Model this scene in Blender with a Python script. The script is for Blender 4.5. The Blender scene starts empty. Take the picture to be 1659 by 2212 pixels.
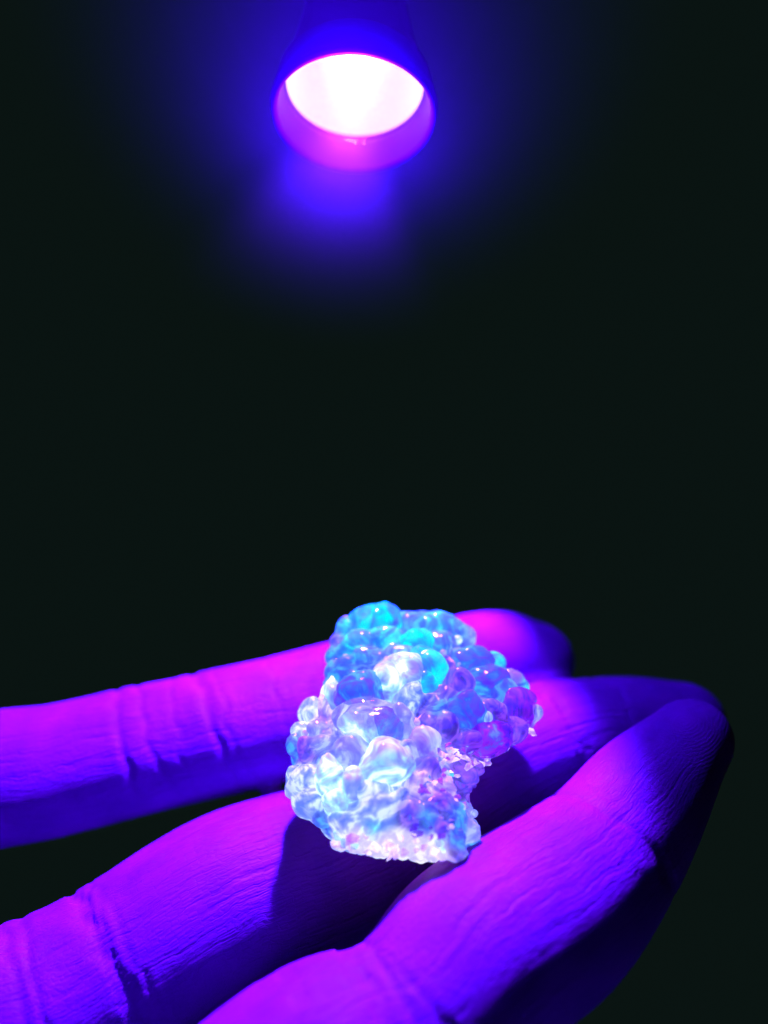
import bpy, bmesh, math, random
import numpy as np
from mathutils import Vector, Matrix, noise

S = bpy.context.scene
COL = S.collection
random.seed(7); np.random.seed(7)

# ------------------------------------------------------------------ camera
FPX = 1664.0                     # focal length in units of a 1659 px wide frame
PITCH = math.radians(30)
RX = Vector((1, 0, 0))
UP = Vector((0, math.sin(PITCH), math.cos(PITCH)))
BK = Vector((0, -math.cos(PITCH), math.sin(PITCH)))
CAMP = Vector((0, -0.09, 0.19))

def W(x, y, z):
    """metres right / up / back of the camera -> world"""
    return CAMP + RX * x + UP * y + BK * z

def P(px, py, d):
    """point d mm away along the view axis -> world"""
    return W((px - 829.5) / FPX * d / 1000, -(py - 1106) / FPX * d / 1000, -d / 1000)

cam_d = bpy.data.cameras.new('camera')
cam = bpy.data.objects.new('camera', cam_d); COL.objects.link(cam)
cam.matrix_world = Matrix.Translation(CAMP) @ Matrix((RX, UP, BK)).transposed().to_4x4()
cam_d.sensor_fit = 'HORIZONTAL'
cam_d.sensor_width = 26.0
cam_d.lens = 26.0 * FPX / 1659
cam_d.clip_start = 0.005; cam_d.clip_end = 20
cam_d.dof.use_dof = True
cam_d.dof.focus_distance = 0.091
cam_d.dof.aperture_fstop = 7.8
S.camera = cam

# ------------------------------------------------------------------ world, exposure
w = bpy.data.worlds.new('World'); S.world = w; w.use_nodes = True
bg = w.node_tree.nodes['Background']
bg.inputs[0].default_value = (0.0030, 0.0068, 0.0058, 1); bg.inputs[1].default_value = 1.0
S.view_settings.view_transform = 'Standard'; S.view_settings.look = 'None'
S.view_settings.exposure = 0.0; S.view_settings.gamma = 1.0
S.cycles.use_denoising = True
S.cycles.max_bounces = 10; S.cycles.transmission_bounces = 8; S.cycles.transparent_max_bounces = 16
S.cycles.volume_bounces = 0
S.cycles.sample_clamp_indirect = 12.0
S.cycles.blur_glossy = 0.5

UV = (0.155, 0.035, 1.0)          # colour of the torch light

# ------------------------------------------------------------------ helpers
def link(o, parent=None):
    COL.objects.link(o)
    if parent is not None:
        o.parent = parent
    return o

def tag(o, label=None, cat=None, group=None, kind=None):
    if label: o['label'] = label
    if cat: o['category'] = cat
    if group: o['group'] = group
    if kind: o['kind'] = kind
    return o

def empty(name, m):
    o = bpy.data.objects.new(name, None); COL.objects.link(o)
    o.matrix_world = m; o.empty_display_size = 0.01
    return o

def mesh_obj(name, me, mat, parent=None, smooth=True, world=None):
    """me is in the parent's space (or in `world` space if given as matrix)"""
    o = bpy.data.objects.new(name, me)
    me.materials.append(mat)
    if smooth and len(me.polygons):
        me.polygons.foreach_set('use_smooth', [True] * len(me.polygons))
    return link(o, parent)

class NT:
    def __init__(s, name):
        s.m = bpy.data.materials.new(name); s.m.use_nodes = True
        s.t = s.m.node_tree; s.t.nodes.clear()
        s.out = s.n('ShaderNodeOutputMaterial')
    def n(s, typ, **kw):
        nd = s.t.nodes.new(typ)
        for k, v in kw.items():
            if k.startswith('i_'):
                nd.inputs[k[2:].replace('_', ' ')].default_value = v
            else:
                setattr(nd, k, v)
        return nd
    def l(s, a, b): s.t.links.new(a, b)
    def math(s, op, a, b=0.0, c=None):
        nd = s.n('ShaderNodeMath', operation=op)
        for i, v in enumerate((a, b, c)):
            if v is None: continue
            if hasattr(v, 'is_linked'): s.l(v, nd.inputs[i])
            else: nd.inputs[i].default_value = v
        return nd.outputs[0]
    def ramp(s, fac, stops, interp='LINEAR'):
        r = s.n('ShaderNodeValToRGB'); cr = r.color_ramp; cr.interpolation = interp
        while len(cr.elements) < len(stops): cr.elements.new(0.5)
        for e, (p, c) in zip(cr.elements, stops):
            e.position = p; e.color = (*c, 1) if len(c) == 3 else c
        s.l(fac, r.inputs[0]); return r.outputs[0]
    def mixc(s, f, a, b, bt='MIX'):
        m = s.n('ShaderNodeMix', data_type='RGBA', blend_type=bt)
        for i, v in ((0, f), (6, a), (7, b)):
            if hasattr(v, 'is_linked'): s.l(v, m.inputs[i])
            else: m.inputs[i].default_value = v if i == 0 else (*v, 1)
        return m.outputs[2]

# ------------------------------------------------------------------ materials
def skin_material():
    k = NT('skin')
    at = k.n('ShaderNodeAttribute', attribute_name='skin_uv')      # x along the finger, y round it (mm), z finger seed
    sep = k.n('ShaderNodeSeparateXYZ'); k.l(at.outputs['Vector'], sep.inputs[0])
    u, v, sd = sep.outputs
    tip = k.n('ShaderNodeAttribute', attribute_name='tip').outputs['Fac']
    def vec(a, b, c):
        q = k.n('ShaderNodeCombineXYZ')
        for i, t in enumerate((a, b, c)): k.l(t, q.inputs[i])
        return q.outputs[0]
    warp = k.n('ShaderNodeTexNoise', i_Scale=0.22, i_Detail=2.0); k.l(at.outputs['Vector'], warp.inputs['Vector'])
    vw = k.math('ADD', v, k.math('MULTIPLY', warp.outputs[0], 2.0))
    # long furrows along the finger
    n1 = k.n('ShaderNodeTexNoise', i_Scale=1.0, i_Detail=3.0, i_Roughness=0.6)
    k.l(vec(k.math('MULTIPLY', u, 0.07), k.math('MULTIPLY', vw, 1.15), sd), n1.inputs['Vector'])
    f1 = k.ramp(n1.outputs[0], [(0.30, (0, 0, 0)), (0.47, (0.85, 0.85, 0.85)), (0.7, (1, 1, 1))])
    n2 = k.n('ShaderNodeTexNoise', i_Scale=1.0, i_Detail=2.0)
    k.l(vec(k.math('MULTIPLY', u, 0.35), k.math('MULTIPLY', vw, 3.2), sd), n2.inputs['Vector'])
    # little cells of skin
    vo = k.n('ShaderNodeTexVoronoi', feature='DISTANCE_TO_EDGE', i_Scale=1.0)
    k.l(vec(k.math('MULTIPLY', u, 1.1), k.math('MULTIPLY', vw, 2.4), sd), vo.inputs['Vector'])
    cell = k.math('MINIMUM', k.math('MULTIPLY', vo.outputs['Distance'], 5.0), 1.0)
    # finger print ridges
    pr = k.n('ShaderNodeTexWave', wave_type='RINGS', rings_direction='SPHERICAL', i_Scale=0.55, i_Distortion=2.5, i_Detail=1.0)
    pr.inputs['Detail Scale'].default_value = 0.4
    k.l(vec(k.math('MULTIPLY', k.n('ShaderNodeAttribute', attribute_name='tip_u').outputs['Fac'], 1.0),
            k.math('MULTIPLY', v, 1.25), k.math('MULTIPLY', sd, 0.02)), pr.inputs['Vector'])
    h = k.math('ADD', k.math('MULTIPLY', f1, 0.34), k.math('MULTIPLY', n2.outputs[0], 0.34))
    h = k.math('ADD', h, k.math('MULTIPLY', cell, 0.08))
    fur = k.math('MULTIPLY', h, k.math('SUBTRACT', 1.0, k.math('MULTIPLY', tip, 0.85)))
    h = k.math('ADD', fur, k.math('MULTIPLY', k.math('MULTIPLY', pr.outputs['Fac'], tip), 0.07))
    bump = k.n('ShaderNodeBump', i_Strength=0.7, i_Distance=0.00055)
    k.l(h, bump.inputs['Height'])
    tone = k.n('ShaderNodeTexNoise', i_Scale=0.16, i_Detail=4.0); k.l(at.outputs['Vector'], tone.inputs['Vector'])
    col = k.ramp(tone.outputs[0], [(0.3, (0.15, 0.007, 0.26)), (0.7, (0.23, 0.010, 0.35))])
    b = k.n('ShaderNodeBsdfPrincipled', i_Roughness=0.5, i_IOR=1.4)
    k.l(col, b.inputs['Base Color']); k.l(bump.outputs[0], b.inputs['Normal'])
    b.inputs['Subsurface Weight'].default_value = 0.5
    b.inputs['Subsurface Radius'].default_value = (0.6, 0.2, 1.0)
    b.inputs['Subsurface Scale'].default_value = 0.003
    b.inputs['Specular IOR Level'].default_value = 0.10
    k.l(b.outputs[0], k.out.inputs[0])
    return k.m

def simple(name, col, rough=0.5, metal=0.0, **kw):
    k = NT(name)
    b = k.n('ShaderNodeBsdfPrincipled', i_Roughness=rough, i_Metallic=metal)
    b.inputs['Base Color'].default_value = (*col, 1)
    ns = k.n('ShaderNodeTexNoise', i_Scale=900.0, i_Detail=3.0)
    g = k.n('ShaderNodeNewGeometry'); k.l(g.outputs['Position'], ns.inputs['Vector'])
    bp = k.n('ShaderNodeBump', i_Strength=0.12, i_Distance=0.0002); k.l(ns.outputs[0], bp.inputs['Height'])
    k.l(bp.outputs[0], b.inputs['Normal'])
    for a, v in kw.items(): b.inputs[a.replace('_', ' ')].default_value = v
    k.l(b.outputs[0], k.out.inputs[0]); return k.m

def emit(name, col, st):
    k = NT(name); e = k.n('ShaderNodeEmission'); e.inputs[0].default_value = (*col, 1); e.inputs[1].default_value = st
    k.l(e.outputs[0], k.out.inputs[0]); return k.m

def opal(name, stops, flu, glass=0.45, scale=260., bump=0.35, rough=0.06, warp=3.0):
    """glassy opal. stops: ramp of body colours; flu: ramp of the fluorescence it gives off under the torch"""
    k = NT(name)
    g = k.n('ShaderNodeNewGeometry')
    oi = k.n('ShaderNodeObjectInfo')
    add = k.n('ShaderNodeVectorMath', operation='ADD'); k.l(g.outputs['Position'], add.inputs[0])
    sc = k.n('ShaderNodeVectorMath', operation='SCALE'); k.l(oi.outputs['Location'], sc.inputs[0]); sc.inputs['Scale'].default_value = 0.0
    rv = k.n('ShaderNodeCombineXYZ'); k.l(oi.outputs['Random'], rv.inputs[0]); k.l(oi.outputs['Random'], rv.inputs[2])
    add.inputs[1].default_value = (0, 0, 0)
    ns = k.n('ShaderNodeTexNoise', i_Scale=scale, i_Detail=3.0, i_Distortion=warp); k.l(add.outputs[0], ns.inputs['Vector'])
    vo = k.n('ShaderNodeTexVoronoi', feature='SMOOTH_F1', i_Scale=scale * 1.3); k.l(add.outputs[0], vo.inputs['Vector'])
    vo.inputs['Smoothness'].default_value = 0.6
    dis = k.mixc(0.30, ns.outputs['Color'], vo.outputs['Color'])
    s2 = k.n('ShaderNodeSeparateColor'); k.l(dis, s2.inputs[0])
    fac = s2.outputs[0]; fac2 = s2.outputs[1]
    b = k.n('ShaderNodeBsdfPrincipled', i_Roughness=rough, i_IOR=1.45)
    k.l(k.ramp(fac, stops), b.inputs['Base Color'])
    k.l(k.ramp(fac2, flu), b.inputs['Emission Color']); b.inputs['Emission Strength'].default_value = 1.0
    b.inputs['Transmission Weight'].default_value = glass
    b.inputs['Subsurface Weight'].default_value = 1.0
    b.inputs['Subsurface Radius'].default_value = (1, 1, 1)
    b.inputs['Subsurface Scale'].default_value = 0.004
    bn = k.n('ShaderNodeTexNoise', i_Scale=420.0, i_Detail=2.0); k.l(add.outputs[0], bn.inputs['Vector'])
    bp = k.n('ShaderNodeBump', i_Strength=bump, i_Distance=0.0012); k.l(bn.outputs[0], bp.inputs['Height'])
    k.l(bp.outputs[0], b.inputs['Normal'])
    k.l(b.outputs[0], k.out.inputs[0])
    return k.m

SKIN = skin_material()
OP = {}
OP['cyan'] = opal('opal_cyan', [(0.35, (0.05, 0.12, 0.35)), (0.6, (0.0, 0.3, 0.35))],
                  [(0.34, (0.06, 0.04, 0.62)), (0.44, (0.03, 0.20, 0.75)), (0.52, (0.02, 0.42, 0.85)), (0.64, (0.0, 0.80, 0.92))], glass=0.45)
OP['blue'] = opal('opal_blue', [(0.35, (0.06, 0.05, 0.35)), (0.6, (0.03, 0.2, 0.35))],
                  [(0.36, (0.09, 0.02, 0.52)), (0.46, (0.03, 0.07, 0.60)), (0.54, (0.04, 0.18, 0.75)), (0.64, (0.05, 0.42, 0.90))], glass=0.6)
OP['pale'] = opal('opal_pale', [(0.35, (0.2, 0.25, 0.4)), (0.6, (0.4, 0.45, 0.45))],
                  [(0.36, (0.08, 0.12, 0.70)), (0.44, (0.16, 0.30, 0.80)), (0.53, (0.22, 0.60, 0.85)), (0.62, (0.80, 0.95, 1.0))], glass=0.5)
OP['lavender'] = opal('opal_lavender', [(0.35, (0.2, 0.12, 0.4)), (0.6, (0.3, 0.3, 0.4))],
                      [(0.34, (0.10, 0.04, 0.60)), (0.46, (0.16, 0.14, 0.80)), (0.56, (0.22, 0.30, 0.85)), (0.68, (0.50, 0.65, 0.98))], glass=0.55)
OP['violet'] = opal('opal_violet', [(0.35, (0.10, 0.01, 0.25)), (0.6, (0.16, 0.06, 0.3))],
                    [(0.34, (0.02, 0.01, 0.30)), (0.44, (0.12, 0.006, 0.5)), (0.54, (0.22, 0.015, 0.60)), (0.62, (0.08, 0.06, 0.65)), (0.72, (0.10, 0.22, 0.8))], glass=0.65)
OP['clear'] = opal('opal_clear', [(0.4, (0.9, 0.9, 0.95)), (0.6, (0.95, 0.95, 0.98))],
                   [(0.40, (0.0, 0.0, 0.02)), (0.6, (0.02, 0.03, 0.06))], glass=0.96, rough=0.02, bump=0.12)
OP['chip'] = opal('opal_white', [(0.35, (0.4, 0.3, 0.5)), (0.6, (0.6, 0.6, 0.6))],
                  [(0.36, (0.20, 0.05, 0.7)), (0.5, (0.35, 0.22, 0.85)), (0.62, (0.75, 0.62, 1.0))], glass=0.3, rough=0.2, scale=500.)

def rock_material():
    k = NT('opal_rock')
    g = k.n('ShaderNodeNewGeometry')
    lo = k.n('ShaderNodeAttribute', attribute_name='tint_lo').outputs['Color']
    hi = k.n('ShaderNodeAttribute', attribute_name='tint_hi').outputs['Color']
    ns = k.n('ShaderNodeTexNoise', i_Scale=300.0, i_Detail=4.0, i_Distortion=2.5); k.l(g.outputs['Position'], ns.inputs['Vector'])
    f = k.ramp(ns.outputs[0], [(0.38, (0, 0, 0)), (0.50, (0.30, 0.30, 0.30)), (0.60, (1, 1, 1))])
    c = k.mixc(f, (0, 0, 0), (0, 0, 0)); mx = c.node; k.l(lo, mx.inputs[6]); k.l(hi, mx.inputs[7])
    b = k.n('ShaderNodeBsdfPrincipled', i_Roughness=0.08, i_IOR=1.45)
    k.l(k.mixc(0.75, c, (0.05, 0.12, 0.22)), b.inputs['Base Color'])
    k.l(c, b.inputs['Emission Color']); b.inputs['Emission Strength'].default_value = 0.92
    b.inputs['Transmission Weight'].default_value = 0.3
    b.inputs['Subsurface Weight'].default_value = 1.0
    b.inputs['Subsurface Radius'].default_value = (1, 1, 1); b.inputs['Subsurface Scale'].default_value = 0.003
    n2 = k.n('ShaderNodeTexNoise', i_Scale=700.0, i_Detail=3.0); k.l(g.outputs['Position'], n2.inputs['Vector'])
    bp = k.n('ShaderNodeBump', i_Strength=0.35, i_Distance=0.0006); k.l(n2.outputs[0], bp.inputs['Height'])
    k.l(bp.outputs[0], b.inputs['Normal'])
    k.l(b.outputs[0], k.out.inputs[0]); return k.m
ROCK = rock_material()

# ------------------------------------------------------------------ backdrop-free dark; the torch
TD = 102.0
tp = P(765, 256, TD)                                 # centre of the torch's mouth
aim = P(745, 1700, 104)
ax = (aim - tp).normalized()
ax = (ax + BK * 0.27).normalized()                   # mouth a little more towards the viewer
TR = 170 / FPX * TD / 1000                           # mouth radius
zq = ax.to_track_quat('Z', 'Y').to_matrix().to_4x4()
torch = empty('torch', Matrix.Translation(tp) @ zq)
tag(torch, 'round ultraviolet torch shining down from above, its mouth glaring white inside a purple rim', 'torch')

def lathe(name, prof, mat, parent, n=96, ripple=None):
    """prof: (r, z) list in metres; z along the beam"""
    bm = bmesh.new(); rings = []
    for (r, z) in prof:
        if r < 1e-6: rings.append([bm.verts.new((0, 0, z))]); continue
        ring = []
        for i in range(n):
            a = 2 * math.pi * i / n
            rr = r if ripple is None else r * (1 + ripple(a, z))
            ring.append(bm.verts.new((rr * math.cos(a), rr * math.sin(a), z)))
        rings.append(ring)
    for A, B in zip(rings, rings[1:]):
        if len(A) == 1 and len(B) == 1: continue
        for i in range(n):
            j = (i + 1) % n
            if len(A) == 1: bm.faces.new((A[0], B[i], B[j]))
            elif len(B) == 1: bm.faces.new((A[i], B[0], A[j]))
            else: bm.faces.new((A[i], B[i], B[j], A[j]))
    bmesh.ops.recalc_face_normals(bm, faces=bm.faces)
    me = bpy.data.meshes.new(name); bm.to_mesh(me); bm.free()
    o = mesh_obj(name, me, mat, parent)
    return o

METAL = simple('anodised_metal', (0.03, 0.002, 0.05), 0.45, 0.0)
HEADM = simple('violet_anodised_bezel', (0.05, 0.002, 0.2), 0.5, 0.0)
HEADM.node_tree.nodes['Principled BSDF'].inputs['Specular IOR Level'].default_value = 0.15
STEEL = simple('glowing_reflector', (0.85, 0.8, 0.9), 0.32, 1.0, Emission_Color=(0.75, 0.50, 0.95, 1), Emission_Strength=1.0)  # own emission paints in the white glare of the reflected LED
LEDM = emit('led_light', (0.35, 0.30, 1.0), 340.0)
LENSM = NT('lens_glass')
_t = LENSM.n('ShaderNodeBsdfTransparent'); _g = LENSM.n('ShaderNodeBsdfGlossy', i_Roughness=0.02)
_m = LENSM.n('ShaderNodeMixShader'); _m.inputs[0].default_value = 0.05
LENSM.l(_t.outputs[0], _m.inputs[1]); LENSM.l(_g.outputs[0], _m.inputs[2]); LENSM.l(_m.outputs[0], LENSM.out.inputs[0])
LENSM = LENSM.m

REC = TR * 0.46                                       # how deep the lens sits
R0 = TR * 0.965
def knurl(a, z): return 0.012 * (1 if math.sin(a * 28) > 0 and z < -0.011 else 0)
lathe('bezel', [(R0 * .94, -REC - .001), (R0, -0.0006), (R0 + .0003, 0), (TR + .0004, 0), (TR + .0007, -.0012), (TR - .0002, -REC - .0005),
                (TR - .001, -REC - .0015)], HEADM, torch)
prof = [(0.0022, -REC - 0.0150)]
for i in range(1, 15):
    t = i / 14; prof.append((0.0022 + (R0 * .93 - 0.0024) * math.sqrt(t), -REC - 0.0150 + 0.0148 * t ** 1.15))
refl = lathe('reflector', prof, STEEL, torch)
led = lathe('led', [(0.0, -REC - 0.0118), (0.0012, -REC - 0.0120), (0.0020, -REC - 0.0128), (0.0022, -REC - 0.0145)], LEDM, refl, 32)
lathe('lens', [(0, -REC + .0001), (R0 * .935, -REC + .0001), (R0 * .935, -REC + .0011), (0, -REC + .0011)], LENSM, torch)
lathe('body', [(TR - .0009, -REC - .0010), (TR - .0022, -REC - .0060), (TR - .0035, -REC - .0120), (TR - .0075, -REC - .0170), (TR - .0075, -REC - .085), (TR - .009, -REC - .087), (0, -REC - .087)], METAL, torch, 168, knurl)
lathe('tail_switch', [(0.0045, -REC - .087), (0.0045, -REC - .0885), (0.003, -REC - .0895), (0, -REC - .0897)], simple('rubber', (0.02, 0.02, 0.02), 0.7), torch, 40)

sd = bpy.data.lights.new('torch_beam', 'SPOT')
sd.energy = 8.0; sd.color = UV; sd.shadow_soft_size = 0.0022
sd.spot_size = math.radians(68.5); sd.spot_blend = 0.22
so = bpy.data.objects.new('torch_beam', sd); COL.objects.link(so)
sp_ = tp - ax * (REC - 0.002)
lx = (P(450, 1800, 100) - sp_).normalized()
so.matrix_world = Matrix.Translation(sp_) @ (-lx).to_track_quat('Z', 'Y').to_matrix().to_4x4()

# ------------------------------------------------------------------ the hand
def cr(pts, n):
    """Catmull-Rom through rows of pts"""
    pts = np.array(pts, float); q = np.vstack([2 * pts[0] - pts[1], pts, 2 * pts[-1] - pts[-2]])
    out = []
    for i in range(1, len(q) - 2):
        for t in np.linspace(0, 1, n, endpoint=False):
            a, b, c, d = q[i - 1:i + 3]
            out.append(0.5 * ((2 * b) + (-a + c) * t + (2 * a - 5 * b + 4 * c - d) * t * t + (-a + 3 * b - 3 * c + d) * t ** 3))
    out.append(q[-2]); return np.array(out)

def row(px, py, d, r):
    p = P(px, py, d); return (p.x, p.y, p.z, r / 1000)
def rc(x, y, z, r):
    p = W(x / 1000, y / 1000, z / 1000); return (p.x, p.y, p.z, r / 1000)

FING = {
 'index':  [rc(-95, -50, -103, 12), rc(-80, -47, -105, 11), row(-80, 1700, 109, 9.8), row(130, 1660, 111, 9.4), row(370, 1602, 113, 9.2), row(560, 1562, 115, 9.2),
            row(760, 1505, 118, 8.8), row(950, 1450, 121, 8.2), row(1080, 1420, 123, 7.5), row(1145, 1425, 124, 6.4)],
 'middle': [rc(-82, -66, -80, 12), rc(-66, -61, -84, 11), row(-90, 2240, 87, 10.6), row(120, 2165, 91, 10.5), row(300, 2062, 95, 10.8), row(500, 1945, 100, 11.2),
            row(750, 1845, 107, 10.6), row(1000, 1700, 112, 9.4), row(1200, 1595, 114, 8.3), row(1360, 1570, 116, 7.5), row(1470, 1562, 117, 6.2)],
 'ring':   [rc(-62, -78, -56, 12), rc(-45, -73, -59, 11.5), rc(-30, -68, -62, 10.6), row(650, 2378, 74, 11.0), row(885, 2225, 78, 9.3), row(1025, 2072, 83, 10.2),
            row(1190, 1955, 87.5, 10.0), row(1312, 1832, 92, 8.8), row(1405, 1708, 96, 7.4), row(1488, 1605, 100, 5.4)],
 'little': [rc(-42, -84, -38, 10), rc(-25, -84, -39, 8.8), rc(-8, -84, -41, 8.0), rc(8, -82, -46, 7.6), rc(26, -77, -53, 7.0), rc(38, -72, -58, 5.6)],
 'thumb':  [rc(-150, -72, -86, 15), rc(-128, -58, -104, 15), rc(-112, -44, -122, 12), rc(-102, -30, -136, 10.5), rc(-96, -14, -146, 9.5), rc(-93, -2, -150, 7.5)],
}
wrist = [(-165, -84, -88), (-163, -86, -79), (-160, -88, -70), (-157, -90, -61)]
bones = {}
tubes = []
for i, (nm, pts) in enumerate(FING.items()):
    bones[nm] = cr(pts, 14); tubes.append(bones[nm])
for i, nm in enumerate(('index', 'middle', 'ring', 'little')):
    a = FING[nm][0]; b = rc(*wrist[i], 14); c = rc(wrist[i][0] - 60, wrist[i][1] - 12, wrist[i][2], 16)
    m = tuple((np.array(a) + np.array(b)) / 2 + np.array((0, 0, -.002, .0)))
    tb = cr([a[:3] + (.012,), m[:3] + (.0135,), b, c], 10); tubes.append(tb); bones['palm%d' % i] = tb
tb = cr([rc(-128, -62, -98, 14), rc(-112, -62, -92, 13), rc(-92, -58, -90, 10)], 8); tubes.append(tb)

def tube_mesh(bm, c, n=36):
    P3, R = c[:, :3], c[:, 3]
    T = np.gradient(P3, axis=0); T /= np.linalg.norm(T, axis=1)[:, None]
    up = np.array([0.1, 0.2, 1.0])
    rings = []
    def ring(p, t, r):
        s = np.cross(t, up); s /= np.linalg.norm(s); uu = np.cross(s, t)
        return [bm.verts.new(p + (s * math.cos(a) + uu * math.sin(a)) * r) for a in np.linspace(0, 2 * math.pi, n, endpoint=False)]
    for k in range(6, 0, -1):
        a = k / 6.3 * math.pi / 2; rings.append(ring(P3[0] - T[0] * R[0] * math.sin(a), T[0], R[0] * math.cos(a)))
    for p, t, r in zip(P3, T, R): rings.append(ring(p, t, r))
    for k in range(1, 8):
        a = k / 7.2 * math.pi / 2; rings.append(ring(P3[-1] + T[-1] * R[-1] * math.sin(a) * 1.12, T[-1], R[-1] * math.cos(a)))
    for A, B in zip(rings, rings[1:]):
        for i in range(n): bm.faces.new((A[i], A[(i + 1) % n], B[(i + 1) % n], B[i]))
    bm.faces.new(rings[0][::-1]); bm.faces.new(rings[-1])

bm = bmesh.new()
for t in tubes: tube_mesh(bm, t)
bmesh.ops.recalc_face_normals(bm, faces=bm.faces)
me = bpy.data.meshes.new('hand_raw'); bm.to_mesh(me); bm.free()
raw = bpy.data.objects.new('hand_raw', me); COL.objects.link(raw)
md = raw.modifiers.new('r', 'REMESH'); md.mode = 'VOXEL'; md.voxel_size = 0.0008
md = raw.modifiers.new('s', 'SMOOTH'); md.factor = 0.5; md.iterations = 8
md = raw.modifiers.new('d', 'SUBSURF'); md.levels = 1
bpy.context.view_layer.update()
dg = bpy.context.evaluated_depsgraph_get()
hm = bpy.data.meshes.new_from_object(raw.evaluated_get(dg)); hm.name = 'hand'
bpy.data.objects.remove(raw); 

nv = len(hm.vertices)
co = np.empty(nv * 3); hm.vertices.foreach_get('co', co); co = co.reshape(-1, 3)
no = np.empty(nv * 3); hm.vertices.foreach_get('normal', no); no = no.reshape(-1, 3)
best = np.full(nv, 1e9); U = np.zeros(nv); V = np.zeros(nv); SDV = np.zeros(nv); TIP = np.zeros(nv); TU = np.zeros(nv); BN = np.full(nv, -1); RR = np.ones(nv)
PALM = np.zeros(nv)
Lidx = {}
for bi, (nm, c) in enumerate(bones.items()):
    P3, R = c[:, :3], c[:, 3]
    seg = np.linalg.norm(np.diff(P3, axis=0), axis=1); arc = np.concatenate([[0], np.cumsum(seg)])
    dd = np.full(nv, 1e9); uu = np.zeros(nv); ii = np.zeros(nv, int); tt = np.zeros(nv)
    for i in range(len(P3) - 1):
        d = P3[i + 1] - P3[i]; L2 = d @ d
        t = np.clip(((co - P3[i]) @ d) / L2, -0.0 if i else -3, 1.0 if i < len(P3) - 2 else 4)
        q = co - (P3[i] + np.clip(t, 0, 1)[:, None] * d)
        r = R[i] + np.clip(t, 0, 1) * (R[i + 1] - R[i])
        ds = np.linalg.norm(q, axis=1) - r
        m = ds < dd; dd[m] = ds[m]; uu[m] = arc[i] + t[m] * seg[i]; ii[m] = i; tt[m] = np.clip(t[m], 0, 1)
    Lidx[nm] = arc[-1]
    m = dd < best
    best[m] = dd[m]; U[m] = uu[m]; SDV[m] = bi * 7.3; BN[m] = bi
    T = np.gradient(P3, axis=0); T /= np.linalg.norm(T, axis=1)[:, None]
    c0 = P3[ii] + (P3[np.minimum(ii + 1, len(P3) - 1)] - P3[ii]) * tt[:, None]
    tv = T[ii]; s = np.cross(tv, np.array([0.1, 0.2, 1.0])); s /= np.linalg.norm(s, axis=1)[:, None]; u2 = np.cross(s, tv)
    q = co - c0
    ang = np.arctan2((q * s).sum(1), (q * u2).sum(1))          # 0 = palmar (up)
    rad = R[ii]
    V[m] = (ang * rad)[m]; RR[m] = rad[m]
    PALM[m] = np.cos(ang)[m]
    if nm in FING:
        rem = (arc[-1] + R[-1] - uu) * 1000
        TIP[m] = np.clip((17 - rem) / 6, 0, 1)[m]; TU[m] = (rem - 8)[m]
    else:
        TIP[m] = 0
U *= 1000; V *= 1000
TIP *= np.clip((PALM + 0.1) / 0.5, 0, 1)

# creases (finger, arc position mm from tip of the bone line, depth mm, width mm, tilt)
def at_px(nm, px):
    """arc length (mm) along a finger where its bone line is seen at column px"""
    c = bones[nm][:, :3]; rel = c - np.array(CAMP)
    x = rel @ np.array(RX); z = -(rel @ np.array(BK))
    u = 829.5 + x / z * FPX
    arc = np.concatenate([[0], np.cumsum(np.linalg.norm(np.diff(c, axis=0), axis=1))]) * 1000
    return float(np.interp(px, u, arc))
CRE = [('index', 290, .55, .9, .10), ('index', 335, .35, .7, .15), ('index', 395, .25, .5, .1), ('index', 455, .6, 1.0, .20), ('index', 480, .3, .5, .2), ('index', 605, .25, .5, 0),
       ('index', 960, .3, .6, 0),
       ('middle', 40, .4, .8, .1), ('middle', 95, .5, .9, .1), ('middle', 250, .85, 1.2, .12), ('middle', 290, .3, .6, .1), ('middle', 840, .5, 1, 0), ('middle', 1190, .5, .9, .1), ('middle', 1300, .45, .9, .1),
       ('ring', 690, .35, .7, .0), ('ring', 790, .55, 1.0, .0), ('ring', 850, .5, .8, .1), ('ring', 905, .4, .7, .1), ('ring', 1290, .4, 1.2, .1)]
disp = np.zeros(nv)
def nz(a, b, c=0.0, seed=0):
    r = np.random.RandomState(seed); o = np.zeros_like(a)
    for k in range(7):
        p = r.normal(size=3); o += np.sin(a * p[0] * 1.6 + b * p[1] * 1.6 + c * p[2] * 1.6 + r.uniform(0, 6.28)) / 7
    return o
wob = nz(U * .35, V * .35, SDV, 1)
names = list(bones)
for nm, px, dep, wd, tilt in CRE:
    u0 = at_px(nm, px); m = BN == names.index(nm)
    d = (U - u0 - tilt * V - wob * 1.1)
    cut = np.exp(-(d / (wd * 0.62)) ** 2) * dep
    lip = (np.exp(-((np.abs(d) - wd * 1.6) / (wd * 1.0)) ** 2)) * dep * 0.12
    disp += np.where(m, 0.52 * (-cut + lip) * np.clip(PALM + 0.75, 0, 1), 0)
# soft pads between the joints
JO = {'index': [380, 960, ], 'middle': [260, 840, 1250], 'ring': [840, 1310]}
for nm, js in JO.items():
    m = BN == names.index(nm)
    for px in js:
        d = U - at_px(nm, px)
        disp += np.where(m, -0.3 * np.exp(-(d / 5.0) ** 2) * np.clip(PALM + .5, 0, 1), 0)
lump = nz(co[:, 0] * 110, co[:, 1] * 110, co[:, 2] * 110, 5) * 0.22
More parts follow.
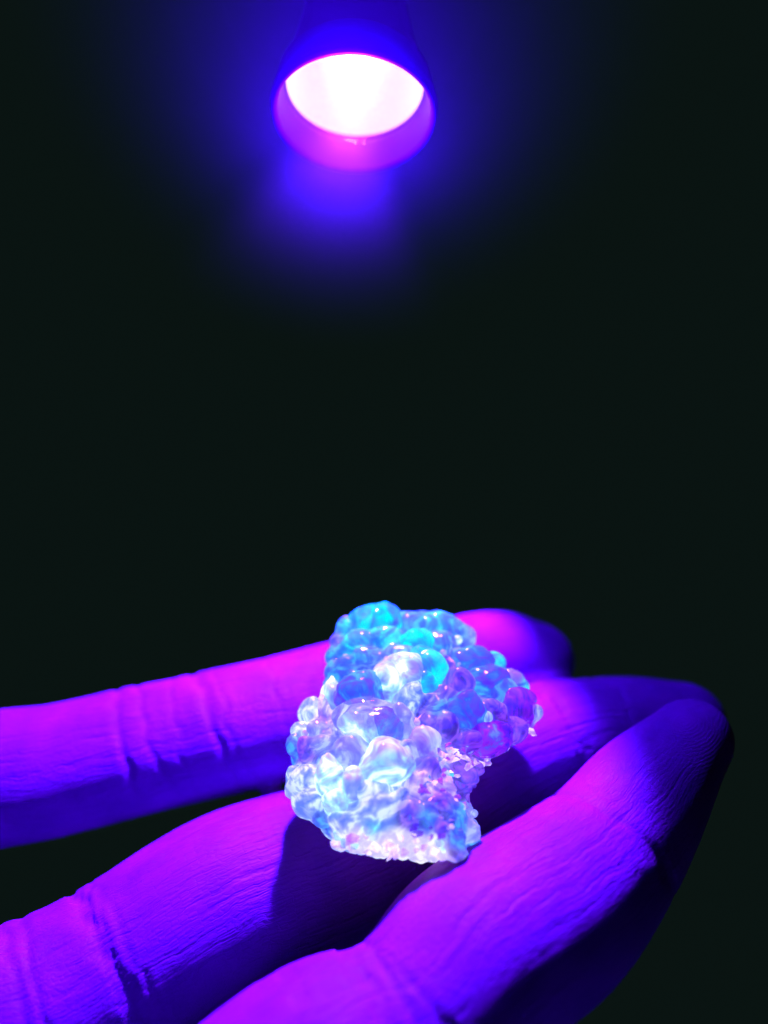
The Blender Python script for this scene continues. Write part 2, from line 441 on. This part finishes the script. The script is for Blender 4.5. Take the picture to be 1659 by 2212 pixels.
# long skin furrows as real relief
fur = nz(U * .12, (V + wob * 2) * .8, SDV, 9)
disp += lump + np.minimum(fur, 0.05) * 0.07 * (1 - TIP)
co2 = co + no * (disp / 1000)[:, None]
hm.vertices.foreach_set('co', co2.ravel())
a = hm.attributes.new('skin_uv', 'FLOAT_VECTOR', 'POINT'); a.data.foreach_set('vector', np.stack([U, V, SDV], 1).astype(np.float32).ravel())
a = hm.attributes.new('tip', 'FLOAT', 'POINT'); a.data.foreach_set('value', TIP.astype(np.float32))
a = hm.attributes.new('tip_u', 'FLOAT', 'POINT'); a.data.foreach_set('value', TU.astype(np.float32))
hm.update()
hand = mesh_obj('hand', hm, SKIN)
tag(hand, 'open palm-up human hand, fingers pointing right, holding the glassy stone under purple torch light', 'hand')

# ------------------------------------------------------------------ the stone
def CX(x): return x * 0.3906 + 567
def CY(y): return y * 0.3906 + 1269
OUT = [(600,95),(660,92),(780,140),(880,140),(950,132),(1050,180),(1140,240),(1175,330),(1240,345),(1310,390),(1340,450),(1420,490),(1465,550),(1470,600),(1530,650),(1548,700),(1530,755),(1500,800),(1420,860),(1330,930),(1270,955),(1235,962),(1235,1010),(1190,1080),(1130,1170),(1165,1220),(1160,1270),(1195,1330),(1190,1400),(1165,1440),(1150,1510),(1100,1545),(1000,1525),(880,1525),(760,1520),(640,1510),(480,1470),(390,1460),(330,1370),(230,1290),(190,1230),(120,1160),(108,1080),(150,1010),(140,920),(145,850),(200,760),(250,680),(320,610),(345,560),(345,470),(360,370),(380,290),(430,180),(500,175)]
CEN = np.array([770., 830.])
o_ = np.array(OUT, float) - CEN
oa = np.arctan2(o_[:, 1], o_[:, 0]); orr = np.hypot(o_[:, 0], o_[:, 1]); ix = np.argsort(oa); oa = oa[ix]; orr = orr[ix]
def Rout(a): return np.interp(a, oa, orr, period=2 * math.pi)
def cdepth(y): return 108 - (y - 100) / 1430 * 22.0          # leans back over the middle finger
FT, BT = 7.5, 7.0
def front(x, y, k=1.0):
    v = np.array([x, y]) - CEN; r = np.hypot(*v) / max(1, float(Rout(math.atan2(v[1], v[0]))))
    return cdepth(y) - FT * k * math.sqrt(max(0.0, 1 - min(r, 1) ** 2.4))

base_p = P(CX(850), CY(1520), cdepth(1500))
stone = empty('opal_stone', Matrix.Translation(base_p))
tag(stone, 'glassy bubbly opal stone glowing cyan, white and violet, resting on the fingers', 'stone')
INV = Matrix.Translation(-base_p)

NA, NB = 160, 76
verts = []; zone = []
def smooth(a, b, x):
    t = min(1, max(0, (x - a) / (b - a))); return t * t * (3 - 2 * t)
for j in range(NB + 1):
    ph = -math.pi / 2 + math.pi * j / NB
    for i in range(NA):
        th = 2 * math.pi * i / NA - math.pi
        R = float(Rout(th)) * 0.975
        rho = max(0.0, math.cos(ph)) ** 0.72
        if j in (0, NB): rho = 0
        x = CEN[0] + R * rho * math.cos(th); y = CEN[1] + R * rho * math.sin(th)
        z = math.sin(ph)
        th_ = FT if z > 0 else BT
        d = cdepth(y) - th_ * z * (0.85 if z > 0 else 1)
        p = P(CX(x), CY(y), d)
        verts.append(p - base_p)
faces = []
for j in range(NB):
    for i in range(NA):
        a0 = j * NA + i; a1 = j * NA + (i + 1) % NA
        faces.append((a0, a1, a1 + NA, a0 + NA))
me = bpy.data.meshes.new('rock_body'); me.from_pydata(verts, [], faces); me.update()
BODY_RAW = me

def nodule(name, x, y, rx, ry, kind, rot=0, rz=None, lift=0.05, wob=0.16, sub=4, k=1.0, raw=None):
    """one rounded opal bubble, sizes in picture units of the stone, rz mm deep"""
    mmp = 0.3906 * (cdepth(y) - 4) / FPX
    a, b = rx * mmp * 1.1, ry * mmp * 1.1
    rz = rz if rz is not None else 0.78 * min(a, b)
    d = front(x, y, k) + rz * (0.55 - lift)
    c = P(CX(x), CY(y), d)
    bm = bmesh.new(); bmesh.ops.create_icosphere(bm, subdivisions=sub, radius=1)
    cr_, sr_ = math.cos(math.radians(rot)), math.sin(math.radians(rot))
    sd_ = random.random() * 50
    for v in bm.verts:
        n = noise.noise(v.co * 1.1 + Vector((sd_, 0, 0))) * wob + noise.noise(v.co * 2.6 + Vector((0, sd_, 0))) * wob * 0.45
        q = v.co * (1 + n)
        X, Y, Z = q.x * a, q.y * b, q.z * rz
        X, Y = X * cr_ - Y * sr_, X * sr_ + Y * cr_
        v.co = (RX * X + UP * Y + BK * Z) / 1000
    if raw is not None:
        for v in bm.verts: v.co = v.co + (c - base_p)
        raw.append((bm, c - base_p, (a + b + rz) / 3000, kind, y)); return
    me = bpy.data.meshes.new(name); bm.to_mesh(me); bm.free()
    o = mesh_obj(name, me, OP[kind], stone); o.location = c - base_p
    return o

ND = [ # x, y, rx, ry, kind, rot
 (640,215,150,125,'cyan',0),(470,235,62,68,'cyan',0),(418,300,48,48,'violet',0),(405,380,55,62,'blue',0),(392,465,52,60,'blue',0),(372,540,40,46,'blue',0),
 (540,320,100,85,'cyan',10),(700,150,60,55,'pale',0),(810,230,125,92,'blue',0),(960,225,115,92,'cyan',0),(1065,262,80,88,'blue',20),(1120,280,58,70,'lavender',0),
 (700,300,110,80,'cyan',-20),(600,395,105,62,'blue',-15),(850,330,120,90,'cyan',0),(985,330,95,85,'blue',0),(760,400,110,80,'blue',0),(900,440,100,110,'cyan',20),(905,545,62,72,'cyan',0),
 (1010,440,55,70,'violet',30),(470,430,60,55,'blue',0),(560,200,75,75,'cyan',0),(880,175,70,45,'blue',0),(1060,360,42,50,'pale',30),
 (740,520,125,165,'pale',-38),(800,610,75,110,'pale',-20),(560,590,150,118,'blue',-12),(520,560,90,80,'cyan',0),
 (390,640,58,130,'pale',8),(345,700,34,110,'chip',10),(625,760,205,125,'clear',-14),(560,800,120,70,'pale',-25),(700,775,78,92,'blue',25),(790,760,60,120,'lavender',20),
 (275,690,72,85,'pale',-20),(210,800,55,60,'pale',0),(180,880,48,66,'blue',10),(320,865,55,52,'lavender',30),(250,900,52,80,'violet',20),(300,780,55,45,'lavender',0),
 (500,930,105,110,'lavender',20),(680,985,130,128,'pale',0),(375,1060,75,118,'pale',10),(400,1190,68,72,'pale',0),(500,1090,75,95,'pale',-15),(610,1130,82,70,'pale',0),
 (640,1215,105,78,'pale',10),(240,1060,85,75,'pale',-20),(260,1180,95,90,'pale',30),(330,1280,55,50,'blue',0),(430,1290,70,48,'pale',0),(620,1340,60,45,'cyan',0),
 (890,890,88,110,'lavender',10),(800,960,62,110,'lavender',0),(920,990,60,60,'violet',0),(760,1170,48,62,'pale',-30),(380,960,70,60,'blue',0),(175,1040,45,60,'pale',0),(170,1120,48,52,'lavender',0),
 (1160,430,120,95,'blue',0),(1270,430,70,75,'cyan',-20),(1140,362,30,28,'clear',0),(1182,358,28,28,'clear',0),(1250,540,110,105,'blue',0),(1090,540,80,90,'violet',0),(1370,520,70,72,'violet',30),
 (1425,545,46,52,'cyan',30),(1330,600,85,100,'blue',15),(1120,700,110,115,'blue',20),(1260,710,90,90,'violet',0),(1400,670,105,110,'violet',10),(1515,695,34,48,'lavender',-10),(1255,840,118,92,'violet',10),
 (1390,790,80,70,'violet',20),(950,680,85,90,'blue',30),(905,760,50,60,'violet',0),(1000,600,60,60,'violet',0),(1010,770,70,80,'violet',-20),(1150,850,70,55,'violet',10),
 (980,1190,72,70,'violet',0),(905,1270,60,72,'blue',10),(1060,1250,66,60,'blue',0),(1140,1230,36,42,'lavender',20),(1075,1380,62,62,'blue',0),(1160,1345,40,56,'lavender',0),(1170,1420,34,40,'blue',0),
 (1000,1320,52,44,'violet',0),(1120,1060,70,72,'violet',0),(1180,1010,48,46,'violet',0),(820,1240,62,70,'violet',0),(1040,1470,70,52,'violet',0),(1120,1490,42,42,'lavender',0),(880,1090,62,70,'chip',20),(1020,1100,46,66,'chip',-10),
]
LIFT = {(740,520):0.35,(560,590):0.3,(625,760):0.42,(680,985):0.40,(375,1060):0.45,(640,215):0.1,(850,330):0.2,(905,545):0.4,(900,440):0.5,(1160,430):0.2,(1250,540):0.2,
        (1255,840):0.25,(1120,700):0.2,(400,1190):0.3,(390,640):0.3,(700,775):0.3,(560,800):0.2,(1400,670):0.2,(500,1090):0.2,(890,890):0.2}
DEEP = {(625,760):2.9,(680,985):2.3,(740,520):2.6,(640,215):3.2}
random.seed(11)
RAW = []
for (x, y, rx, ry, kd, rot) in ND:
    proud = (x, y) in LIFT
    if proud:
        nodule('nodule', x, y, rx, ry, kd, rot, lift=LIFT[(x, y)] - .1, rz=DEEP.get((x, y)), sub=4, wob=0.24)
    nodule('nodule', x, y, rx * (0.9 if proud else 1), ry * (0.9 if proud else 1), kd, rot, lift=-0.3 if proud else (0.5 if kd == 'clear' else 0.05), rz=DEEP.get((x, y)), sub=3, raw=RAW)
big = bmesh.new(); big.from_mesh(BODY_RAW)
bmesh.ops.remove_doubles(big, verts=big.verts, dist=1e-7); bmesh.ops.recalc_face_normals(big, faces=big.faces)
tmp = bpy.data.meshes.new('t')
for r_ in RAW:
    r_[0].to_mesh(tmp); r_[0].free(); big.from_mesh(tmp)
big.to_mesh(BODY_RAW); big.free()
raw = bpy.data.objects.new('rock_raw', BODY_RAW); COL.objects.link(raw)
md = raw.modifiers.new('r', 'REMESH'); md.mode = 'VOXEL'; md.voxel_size = 0.00026
md = raw.modifiers.new('s', 'SMOOTH'); md.factor = 0.5; md.iterations = 3
bpy.context.view_layer.update()
rm = bpy.data.meshes.new_from_object(raw.evaluated_get(bpy.context.evaluated_depsgraph_get())); rm.name = 'rock_body'
bpy.data.objects.remove(raw)
n_ = len(rm.vertices); rc_ = np.empty(n_ * 3); rm.vertices.foreach_get('co', rc_); rc_ = rc_.reshape(-1, 3)
rn_ = np.empty(n_ * 3); rm.vertices.foreach_get('normal', rn_); rn_ = rn_.reshape(-1, 3)
LO = {'cyan': (.02, .17, .70), 'blue': (.03, .05, .50), 'pale': (.12, .20, .72), 'lavender': (.17, .17, .72), 'violet': (.05, .005, .28), 'clear': (.16, .16, .7), 'chip': (.30, .14, .7), 'foot': (.6, .5, .9)}
HI = {'cyan': (.02, .85, .90), 'blue': (.05, .38, .90), 'pale': (.75, .90, 1.), 'lavender': (.42, .52, .97), 'violet': (.24, .05, .70), 'clear': (.8, .85, 1.), 'chip': (.85, .65, 1.), 'foot': (1., .95, 1.)}
wsum = np.zeros(n_); lo_ = np.zeros((n_, 3)); hi_ = np.zeros((n_, 3))
src = [(np.array(c), r, kd) for (_, c, r, kd, _) in RAW]
for x in range(340, 1000, 30):
    src.append((np.array(P(CX(x), CY(1425 + (x - 340) * .10), cdepth(1450) - 4) - base_p), .0014, 'foot'))
for c, r, kd in src:
    d = np.linalg.norm(rc_ - c, axis=1) / max(r, .0006)
    w_ = np.exp(-d * d * 1.6) + 1e-9
    wsum += w_; lo_ += w_[:, None] * np.array(LO[kd]); hi_ += w_[:, None] * np.array(HI[kd])
lo_ /= wsum[:, None]; hi_ /= wsum[:, None]
# broken faces: low right and along the foot
wp = rc_ + np.array(base_p); rel = wp - np.array(CAMP)
zx = -(rel @ np.array(BK)); sx = ((rel @ np.array(RX)) / zx * FPX + 829.5 - 567) / .3906; sy = (1106 - (rel @ np.array(UP)) / zx * FPX - 1269) / .3906
def sst(a, b, x): t = np.clip((x - a) / (b - a), 0, 1); return t * t * (3 - 2 * t)
rough = np.maximum(sst(800, 900, sx) * sst(960, 1040, sy), sst(1290, 1380, sy)) * 0.85 + 0.08
hg = np.zeros(n_)
for i in np.nonzero(rough > 0.02)[0]:
    p = Vector(wp[i])
    vd = noise.voronoi(p * 380)[0]; f = min(vd[1] - vd[0], .35) / .35
    vd2 = noise.voronoi(p * 1000)[0]
    hg[i] = (f - .6) * .55 + (.45 - vd2[0]) * .45 + noise.noise(p * 500) * .3
# clefts: round the right lobe, under it, and between the big lumps
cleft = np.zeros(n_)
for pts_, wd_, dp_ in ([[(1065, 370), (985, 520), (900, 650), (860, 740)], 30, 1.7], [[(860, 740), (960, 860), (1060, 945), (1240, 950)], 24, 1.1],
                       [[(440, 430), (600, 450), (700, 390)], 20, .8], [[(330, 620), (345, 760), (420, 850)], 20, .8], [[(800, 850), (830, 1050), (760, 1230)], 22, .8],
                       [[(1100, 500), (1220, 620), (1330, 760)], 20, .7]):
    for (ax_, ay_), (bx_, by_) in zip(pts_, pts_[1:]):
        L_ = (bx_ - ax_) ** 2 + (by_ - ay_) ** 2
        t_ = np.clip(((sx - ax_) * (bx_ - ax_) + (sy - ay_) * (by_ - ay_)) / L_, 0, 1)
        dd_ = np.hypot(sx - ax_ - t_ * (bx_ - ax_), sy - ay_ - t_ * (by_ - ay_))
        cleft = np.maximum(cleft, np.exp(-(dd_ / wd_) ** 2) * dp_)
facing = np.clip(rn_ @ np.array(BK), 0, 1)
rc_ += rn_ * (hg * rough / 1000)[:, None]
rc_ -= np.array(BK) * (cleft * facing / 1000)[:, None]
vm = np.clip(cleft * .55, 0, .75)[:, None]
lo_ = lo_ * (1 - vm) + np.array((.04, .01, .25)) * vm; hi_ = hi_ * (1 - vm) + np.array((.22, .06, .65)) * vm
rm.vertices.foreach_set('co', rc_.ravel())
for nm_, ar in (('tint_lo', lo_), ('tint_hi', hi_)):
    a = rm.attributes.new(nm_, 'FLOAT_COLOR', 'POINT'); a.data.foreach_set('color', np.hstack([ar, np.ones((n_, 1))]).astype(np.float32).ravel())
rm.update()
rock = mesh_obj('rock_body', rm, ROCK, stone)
# small clear beads that catch the torch on the upper edge
for (x, y, r) in [(655,118,22),(705,160,16),(690,135,14),(830,185,24),(770,215,20),(920,165,20),(980,195,24),(950,150,16),(1080,290,20),(1075,345,18),(600,190,14),(460,180,18),
                  (620,690,16),(515,655,14),(235,805,14),(298,772,14),(1240,718,26),(855,745,14),(805,875,14),(960,880,12),(690,400,16),(720,430,14),(460,385,14),(1090,425,12),
                  (1170,1250,18),(1185,1380,16),(1105,1215,16),(1000,360,14)]:
    nodule('bead', x, y, r * 1.2, r * 1.2, 'lavender' if r < 19 else 'pale', 0, lift=1.0, wob=.05, sub=3)

def shard(x, y, r, kind, el=1.6):
    mmp = 0.3906 * (cdepth(y) - 4) / FPX; s = r * mmp / 1000
    v_ = np.array([x, y]) - CEN; q_ = np.hypot(*v_) / float(Rout(math.atan2(v_[1], v_[0])))
    if q_ > 0.95 and r < 28: v_ *= 0.95 / q_; x, y = CEN + v_
    bm = bmesh.new(); n = 10
    for _ in range(n):
        v = Vector((random.gauss(0, 1), random.gauss(0, 1), random.gauss(0, 1))).normalized() * random.uniform(.7, 1)
        v.x *= el
        bm.verts.new(v * s)
    h = bmesh.ops.convex_hull(bm, input=bm.verts)
    bmesh.ops.delete(bm, geom=[g for g in h['geom_interior'] if isinstance(g, bmesh.types.BMVert)], context='VERTS')
    M = Matrix.Rotation(random.uniform(0, 6.28), 3, random.choice('XYZ'))
    for v in bm.verts: v.co = M @ v.co
    me = bpy.data.meshes.new('shard'); bm.to_mesh(me); bm.free()
    o = mesh_obj('shard', me, OP[kind], stone, smooth=False); o.location = P(CX(x), CY(y), front(x, y) + r * mmp * (.45 if y > 1350 else 0)) - base_p
random.seed(21)
for k_ in range(34):      # sparkling broken crystals below the right lobe and down the seam
    t = random.random()
    x = random.uniform(930, 1250); y = 930 + random.gauss(0, 38) + abs(x - 1060) * 0.05
    shard(x, y, random.uniform(12, 30), random.choice(['chip', 'chip', 'lavender', 'violet']))
for k_ in range(46):
    x = random.uniform(820, 1130); y = random.uniform(1020, 1400)
    shard(x, y, random.uniform(12, 32), random.choice(['chip', 'violet', 'lavender', 'violet', 'blue']))
for k_ in range(40):      # crumbly white foot
    x = random.uniform(390, 1010); y = 1400 + (x - 330) * 0.10 + random.gauss(0, 28)
    shard(x, min(y, 1490), random.uniform(16, 36), random.choice(['chip', 'chip', 'chip', 'pale']), 1.4)
for k_ in range(22):
    t = random.random(); x = 1240 + t * 200 + random.gauss(0, 8); y = 945 - t * 100 + random.gauss(0, 10)
    shard(x, y, random.uniform(9, 18), random.choice(['lavender', 'violet', 'chip']))
shard(1480, 795, 30, 'chip', 2.2); shard(1455, 812, 20, 'chip')
shard(975, 600, 20, 'chip'); shard(1030, 590, 16, 'chip'); shard(950, 650, 12, 'chip')

# ------------------------------------------------------------------ added scattering volume standing in for lens glare round the torch
def glare_volume():
    k = NT('glare_volume')
    tc = k.n('ShaderNodeTexCoord')
    ln = k.n('ShaderNodeVectorMath', operation='LENGTH'); k.l(tc.outputs['Object'], ln.inputs[0])
    r = k.math('MULTIPLY', ln.outputs['Value'], 1000.0)           # mm
    d = k.math('MULTIPLY', k.math('POWER', 2.718, k.math('MULTIPLY', r, -1 / 8.8)), 185.0)
    q = k.math('MAXIMUM', k.math('SUBTRACT', 1.0, k.math('MULTIPLY', r, 1 / 48.0)), 0.0)
    d = k.math('MULTIPLY', d, k.math('MULTIPLY', q, q))
    d = k.math('MAXIMUM', d, 0.0)
    v = k.n('ShaderNodeVolumePrincipled'); v.inputs['Color'].default_value = (0.45, 0.15, 1.0, 1)
    v.inputs['Anisotropy'].default_value = -0.7
    k.l(d, v.inputs['Density']); k.l(v.outputs[0], k.out.inputs['Volume']); return k.m
bm = bmesh.new(); bmesh.ops.create_icosphere(bm, subdivisions=4, radius=0.048)
me = bpy.data.meshes.new('glare_volume'); bm.to_mesh(me); bm.free()
mo = mesh_obj('glare_volume', me, glare_volume()); mo.location = tp + UP * 0.016 + BK * 0.004
tag(mo, 'faint blue halo round the mouth of the torch, an added volume standing in for lens glare', 'glare_volume', kind='stuff')
pd = bpy.data.lights.new('halo_fill', 'POINT'); pd.energy = 0.44; pd.color = (0.09, 0.004, 1.0); pd.shadow_soft_size = 0.003  # extra lamp added to light the halo volume, not part of the torch
po = bpy.data.objects.new('halo_fill', pd); COL.objects.link(po); po.location = tp + ax * 0.003 + (UP - ax * UP.dot(ax)).normalized() * TR * 0.65
